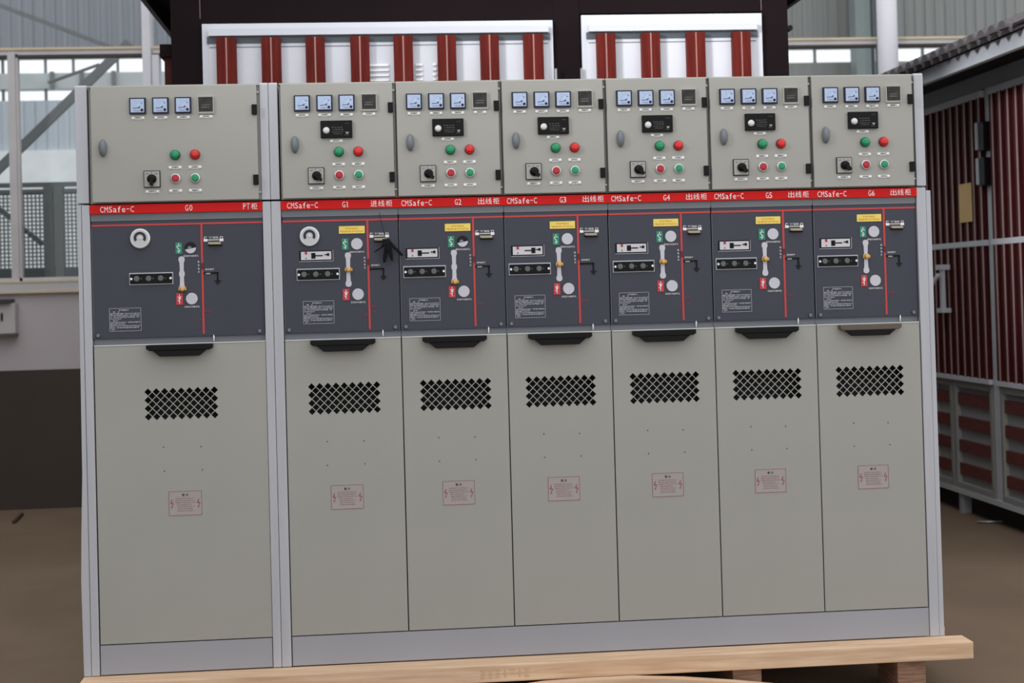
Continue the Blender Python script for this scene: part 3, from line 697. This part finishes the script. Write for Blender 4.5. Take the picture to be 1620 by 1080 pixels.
    if i in (0, 2, 4, 5, 6): A('tie', lambda: MB().box(-.0075, .0065, -.0022, -.001, -.0018, .0018).mesh('terminal_tag', mat('tag_pale', (170, 168, 150), .5)), 'terminal_tag', .0845, 1.1975)
    # reddish blurred marking beside the line
    def redmk():
        m = MB(); rn = random.Random(20+i); greek(m, .006, .030, 1.081-1.0708, .006, .007, 0, rn); greek(m, .006, .024, 1.066-1.0708, .005, .007, 0, rn, .5)
        greek(m, -.012, -.003, 1.055-1.0708, .007, .006, 0, rn, .6); return m.mesh('red_lettering', faintred)
    A('redmk%d' % (i % 3), redmk, 'red_lettering', .0669, 1.0708)
    # pressure gauge
    if i < 2:
        gx = (-.7797-cx) if i == 0 else (-.2716-cx); gz = 1.3085 if i == 0 else 1.3030
        gp = put('pressure_gauge', cached('gau', lambda: MB().lathe(0, 0, [(0, .0315), (-.006, .0310), (-.010, .0290), (-.0095, .0265)], 32).mesh('pressure_gauge', chrome)), B, (gx, .0015, gz))
        put('gauge_face', cached('gauf', lambda: MB().lathe(0, 0, [(-.008, .0265), (-.0098, .0262)], 32).mesh('gauge_face', gauge_m)), gp)
        def arc():
            m = MB()
            for t_ in range(14):
                a0 = math.radians(-35+t_*250/14); a1 = math.radians(-35+(t_+1)*250/14)
                m.prism([(.0105*math.cos(a0), .0105*math.sin(a0)+.002), (.0185*math.cos(a0), .0185*math.sin(a0)+.002), (.0185*math.cos(a1), .0185*math.sin(a1)+.002), (.0105*math.cos(a1), .0105*math.sin(a1)+.002)], -.0106, -.0098)
            return m.mesh('gauge_scale', mat('gauge_dark', (34, 32, 38), .5))
        put('gauge_scale', cached('gaua', arc), gp)
        put('needle', cached('gaun', lambda: MB().lathe(0, .002, [(-.0098, .0048), (-.0118, .004)], 16).bar((0, -.0112, .002), (-.008, -.0112, -.008), .0012, .0006).mesh('needle', white_m)), gp)
    # bolts of the panel
    for bx_ in (bl+.0145, br-.0165):
        put('bolt', cached('bolt', lambda: MB().lathe(0, 0, [(0, .0062), (-.004, .0062), (-.005, .005)], 6).mesh('bolt', bolt_m)), B, (bx_, .001, 1.0190))
    # bright pin between panel and door
    put('locating_pin', cached('pin', lambda: MB().lathe(0, 0, [(0, .0022), (.020, .0022)], 10).mesh('locating_pin', mat('pin_white', (250, 250, 250), .3))), B, ((.1068 if i >= 2 else (br-.055 if i == 1 else -.5655-cx-.002)), .004, .992), (-PI/2*-1, 0, 0))
    # lower door
    holes = []
    for r_ in range(4):
        for c_ in range(9): holes.append((-.0990+c_*.02475, .8447-r_*.0250, .0109))
    for r_ in range(3):
        for c_ in range(8): holes.append((-.0990+.012375+c_*.02475, .8447-.0125-r_*.0250, .0109))
    dw = w-.0024; dcx = 0
    if i == 0: dcx = .001
    dme = cached(('door', round(dw, 4)), lambda: perforated(dw, ZB_+.002, ZD-.001, holes, .0025))
    D = put('lower_door', dme, B, (dcx, -.00275, 0))
    MB().box(-dw/2, -dw/2+.003, .00125, .02, ZB_+.002, ZD-.001).build('door_flange', beige, D)
    MB().box(dw/2-.003, dw/2, .00125, .02, ZB_+.002, ZD-.001).build('door_flange', beige, D)
    MB().box(-dw/2+.003, dw/2-.003, .00125, .02, ZD-.004, ZD-.001).build('door_flange', beige, D)
    hs = MB()
    for hx, hz in ((-.0565, .6765), (.0550, .6745), (-.0560, .6045), (.0570, .6050)): hs.lathe(hx+rnd.uniform(-.001, .001), hz, [(0.001, .0024), (-.0004, .0022)], 8)
    hs.build('screw_hole', mat('hole_ink', (74, 72, 66), .6), D, loc=(0, -.00125, 0))
    MB().box(-dw/2+.0005, dw/2-.0005, -.0030, -.00125, ZD-.004, ZD-.001).build('top_lip', mat('lip_light', (216, 214, 208), .45), D)
    # pull handle: flat bar with a tapered lip below
    hm = brown_m if i == 6 else black_m
    def pull():
        m = MB(); m.prism([(-.0985, .0085), (-.0985, -.003), (-.089, -.0085), (.089, -.0085), (.0985, -.003), (.0985, .0085)], -.030, 0)
        return m.mesh('door_pull', hm, .002)
    hp = put('door_pull', cached('pull%d' % (i == 6), pull), B, (0 if i else .002, -.004, .9775))
    def pull2():
        m = MB(); vs = [(-.080, -.028, -.0085), (.080, -.028, -.0085), (.058, -.028, -.0265), (-.058, -.028, -.0265), (-.080, 0, -.0085), (.080, 0, -.0085), (.058, 0, -.0265), (-.058, 0, -.0265)]
        m.add(vs, [(0, 3, 2, 1), (4, 5, 6, 7), (0, 1, 5, 4), (1, 2, 6, 5), (2, 3, 7, 6), (3, 0, 4, 7)]); return m.mesh('grip', black_m, .0015)
    put('grip', cached('pull2', pull2), hp)
    # warning sticker
    st = put('warning_sticker', cached('stk', lambda: MB().box(-.0490, .0490, -.0006, 0, -.0365, .0365).mesh('warning_sticker', sticker_p)), D, (.0015 if i else .005, -.0013, .5065))
    def st_fr():
        m = MB(); a, b, c, d = -.0490, .0490, -.0365, .0365; t = .0009
        m.box(a, b, -.0012, -.0006, d-t, d).box(a, b, -.0012, -.0006, c, c+t).box(a, a+t, -.0012, -.0006, c, d).box(b-t, b, -.0012, -.0006, c, d)
        for s_ in (-.0395, .0395):
            m.prism([(s_-.0055, .000), (s_-.0005, .012), (s_+.0015, .012), (s_-.001, .0015), (s_+.0055, .0015), (s_+.0005, -.010), (s_+.002, -.010), (s_-.0005, -.0155), (s_-.003, -.010), (s_-.001, -.010), (s_+.002, -.001)][::-1], -.0012, -.0006)
        return m.mesh('sticker_border', sticker_i)
    put('sticker_border', cached('stf', st_fr), D, st.location)
    def st_tx():
        m = MB(); rn = random.Random(8)
        for r_, (e0, e1) in enumerate([(-.030, .030), (-.030, .030), (-.030, .032), (-.026, .02), (-.024, .028), (-.022, .024), (-.024, .026)]): greek(m, e0, e1, .0125-r_*.0062, .0030, .0036, -.0006, rn)
        return m.mesh('sticker_text', sticker_t)
    put('sticker_text', cached('stt', st_tx), D, st.location)
    lettering(D, '警 示', st.location[0], .5065+.0250, .0190, .0075, ink_m, -.0021)
    # posts of this cabinet
    posts = []
    if i == 0: posts = [(-.9510, -.9275), (-.4115, -.3868)]
    if i == 1: posts = [(-.3855, -.3565)]
    if i == 6: posts = [(1.6355, 1.6655)]
    for a, b in posts: MB().box(a-cx, b-cx, -.006, DEPTH, .0, 1.4125).build('corner_post', post_m, B, .0015)
    if i == 0:
        m = MB(); vs = []; zs = [0, .12, .28, .42, .6, 1.0, 1.4125]; bu = [.0095, .0105, .012, .0085, .002, 0, 0]
        for z, b_ in zip(zs, bu): vs += [(-.9645-b_-cx, -.004, z), (-.9525-cx, -.004, z), (-.9525-cx, DEPTH, z), (-.9645-b_-cx, DEPTH, z)]
        fs = []
        for q in range(6):
            for e in range(4): fs.append((q*4+e, q*4+(e+1) % 4, q*4+4+(e+1) % 4, q*4+4+e))
        fs += [(3, 2, 1, 0), (24, 25, 26, 27)]
        m.add(vs, fs).build('side_panel', post_m, B)
    if i == 6: MB().box(1.6670-cx, 1.6822-cx, -.003, DEPTH, 0, 1.4030).build('side_panel', post_m, B, .001)
    if i == 0:
        MB().box(bl+.001, br-.001, -.003, .02, .001, ZB_-.0015).build('plinth', grey_sheet, B, .001)
        s = MB().box(bl-.001, br-.0, -.008, .006, ZR0, ZR1-.004).build('name_strip', red_m, B, .001)
        strip_text(s, 0, cx)
    return B
def strip_text(parent, i, ox):
    xl, xr = units[i]; z = (ZR0+ZR1-.004)/2
    if i == 0: xs = [(-.8455, .103), (-.632, .024), (-.4485, .045)]
    else:
        c = (xl+xr)/2
        xs = [(-.2905 if i == 1 else c-.1055, .0955), (-.1597 if i == 1 else c+.022, .0215), (-.0505 if i == 1 else c+.1165, .0660)]
    # fixed-pitch letters
    t = 'CMSafe-C'; x0, wd = xs[0]; cwid = wd/8
    for k_, ch in enumerate(t):
        hh = {'a': .0125, 'e': .0125, '-': .0018}.get(ch, .0178); zz_ = z-.0095+hh/2 if ch != '-' else z
        ww = {'-': cwid*.72, 'f': cwid*.66}.get(ch, cwid*.80)
        lettering(parent, ch, x0-wd/2+cwid*(k_+.5)-ox, zz_, ww, hh, letter_m, -.0081)
    x0, wd = xs[1]
    def one(): return MB().box(-.0010, .0010, -.0006, 0, -.0089, .0089).bar((-.0032, -.0003, .0056), (0, -.0003, .0084), .0019, .0006).mesh('lettering', letter_m)
    for k_, ch in enumerate(names[i]):
        if ch == '1': put('lettering', cached('fig1', one), parent, (x0+(k_-.5)*wd*.52-ox, -.0081, z-.0005)); continue
        lettering(parent, ch, x0+(k_-.5)*wd*.52-ox, z-.0005, .0092 if ch != '1' else .006, .0178, letter_m, -.0081)
    x0, wd = xs[2]; s_ = kinds[i]
    if i == 0:
        for ch, dx, ww in (('P', -.0165, .0085), ('T', -.0055, .0090), ('柜', .0125, .0185)): lettering(parent, ch, x0+dx-ox, z+.0005, ww, .0178 if ch != '柜' else .0195, letter_m, -.0081)
    else:
        for k_, ch in enumerate(s_): lettering(parent, ch, x0+(k_-1)*.0232-ox, z+.0005, .0195, .0195, letter_m, -.0081)
rnd = random.Random(5)
for i in range(7): panel_unit(i); control_box(i)
pl = MB().box(-.3535-.64, 1.634-.64, -.003, .02, .001, ZB_-.0015).build('plinth', grey_sheet, None, .001, loc=(.64, 0, 0))
tag(pl, 'long grey plinth running under the joined cabinets G1 to G6', 'plinth')
ns = thing('name_strip', 'long red name strip across the joined cabinets G1 to G6', 'name strip', (.64, 0, ZR0))
bar_ = MB().box(-.356-.64, 1.636-.64, -.008, -.0005, 0, ZR1-.004-ZR0).build('strip', red_m, ns, .001)
for i in range(1, 7):
    xl, xr = units[i]
    e = thing('lettering', None, None, (0, 0, -ZR0)); e.parent = bar_; e.name = 'lettering'
    z = ZR0
    strip_text(ns, i, .64)
bpy.context.view_layer.update()
for o in list(bpy.data.objects):
    if o.type == 'EMPTY' and o.name.startswith('lettering'): bpy.data.objects.remove(o)
for c in ns.children:
    if c.name.startswith('lettering'): c.location.z -= ZR0

# bunch of black tags hanging at G1
t = thing('tag_bunch', 'bunch of black strips hanging on a thread in front of cabinet G1', 'tags', (-.040, -.014, 1.283))
def strap(pts, w):
    m = MB(); vs = []; fs = []
    for k_, (x, y, z) in enumerate(pts): vs += [(x-w[k_]/2, y, z), (x+w[k_]/2, y, z), (x+w[k_]/2, y-.003, z), (x-w[k_]/2, y-.003, z)]
    for q in range(len(pts)-1):
        for e in range(4): fs.append((q*4+e, q*4+(e+1) % 4, q*4+4+(e+1) % 4, q*4+4+e))
    n_ = len(pts)*4; fs += [(3, 2, 1, 0), (n_-4, n_-3, n_-2, n_-1)]
    return m.add(vs, fs)
for pts, w in (([(0, 0, 0), (-.012, -.004, -.018), (-.030, -.006, -.030), (-.038, -.006, -.034)], [.006, .008, .007, .004]),
               ([(.004, -.003, .002), (.002, -.008, -.025), (-.004, -.010, -.050), (-.006, -.010, -.066)], [.010, .014, .013, .008]),
               ([(.006, -.006, .002), (.010, -.011, -.022), (.014, -.012, -.045), (.018, -.012, -.062)], [.012, .016, .012, .006]),
               ([(.008, -.003, 0), (.022, -.008, -.018), (.038, -.010, -.034), (.048, -.010, -.046)], [.012, .014, .012, .010]),
               ([(0, -.006, .006), (.004, -.010, -.008), (.006, -.012, -.03)], [.022, .026, .012])):
    strap(pts, w).build('strip_tag', mat('rubber_black', (12, 13, 18), .7, spec=.15), t)
MB().tube([(0, -.006, .004), (-.006, -.006, .03), (-.013, -.002, .06), (-.017, .001, .087)], .0008, 5).build('thread', black_m, t)
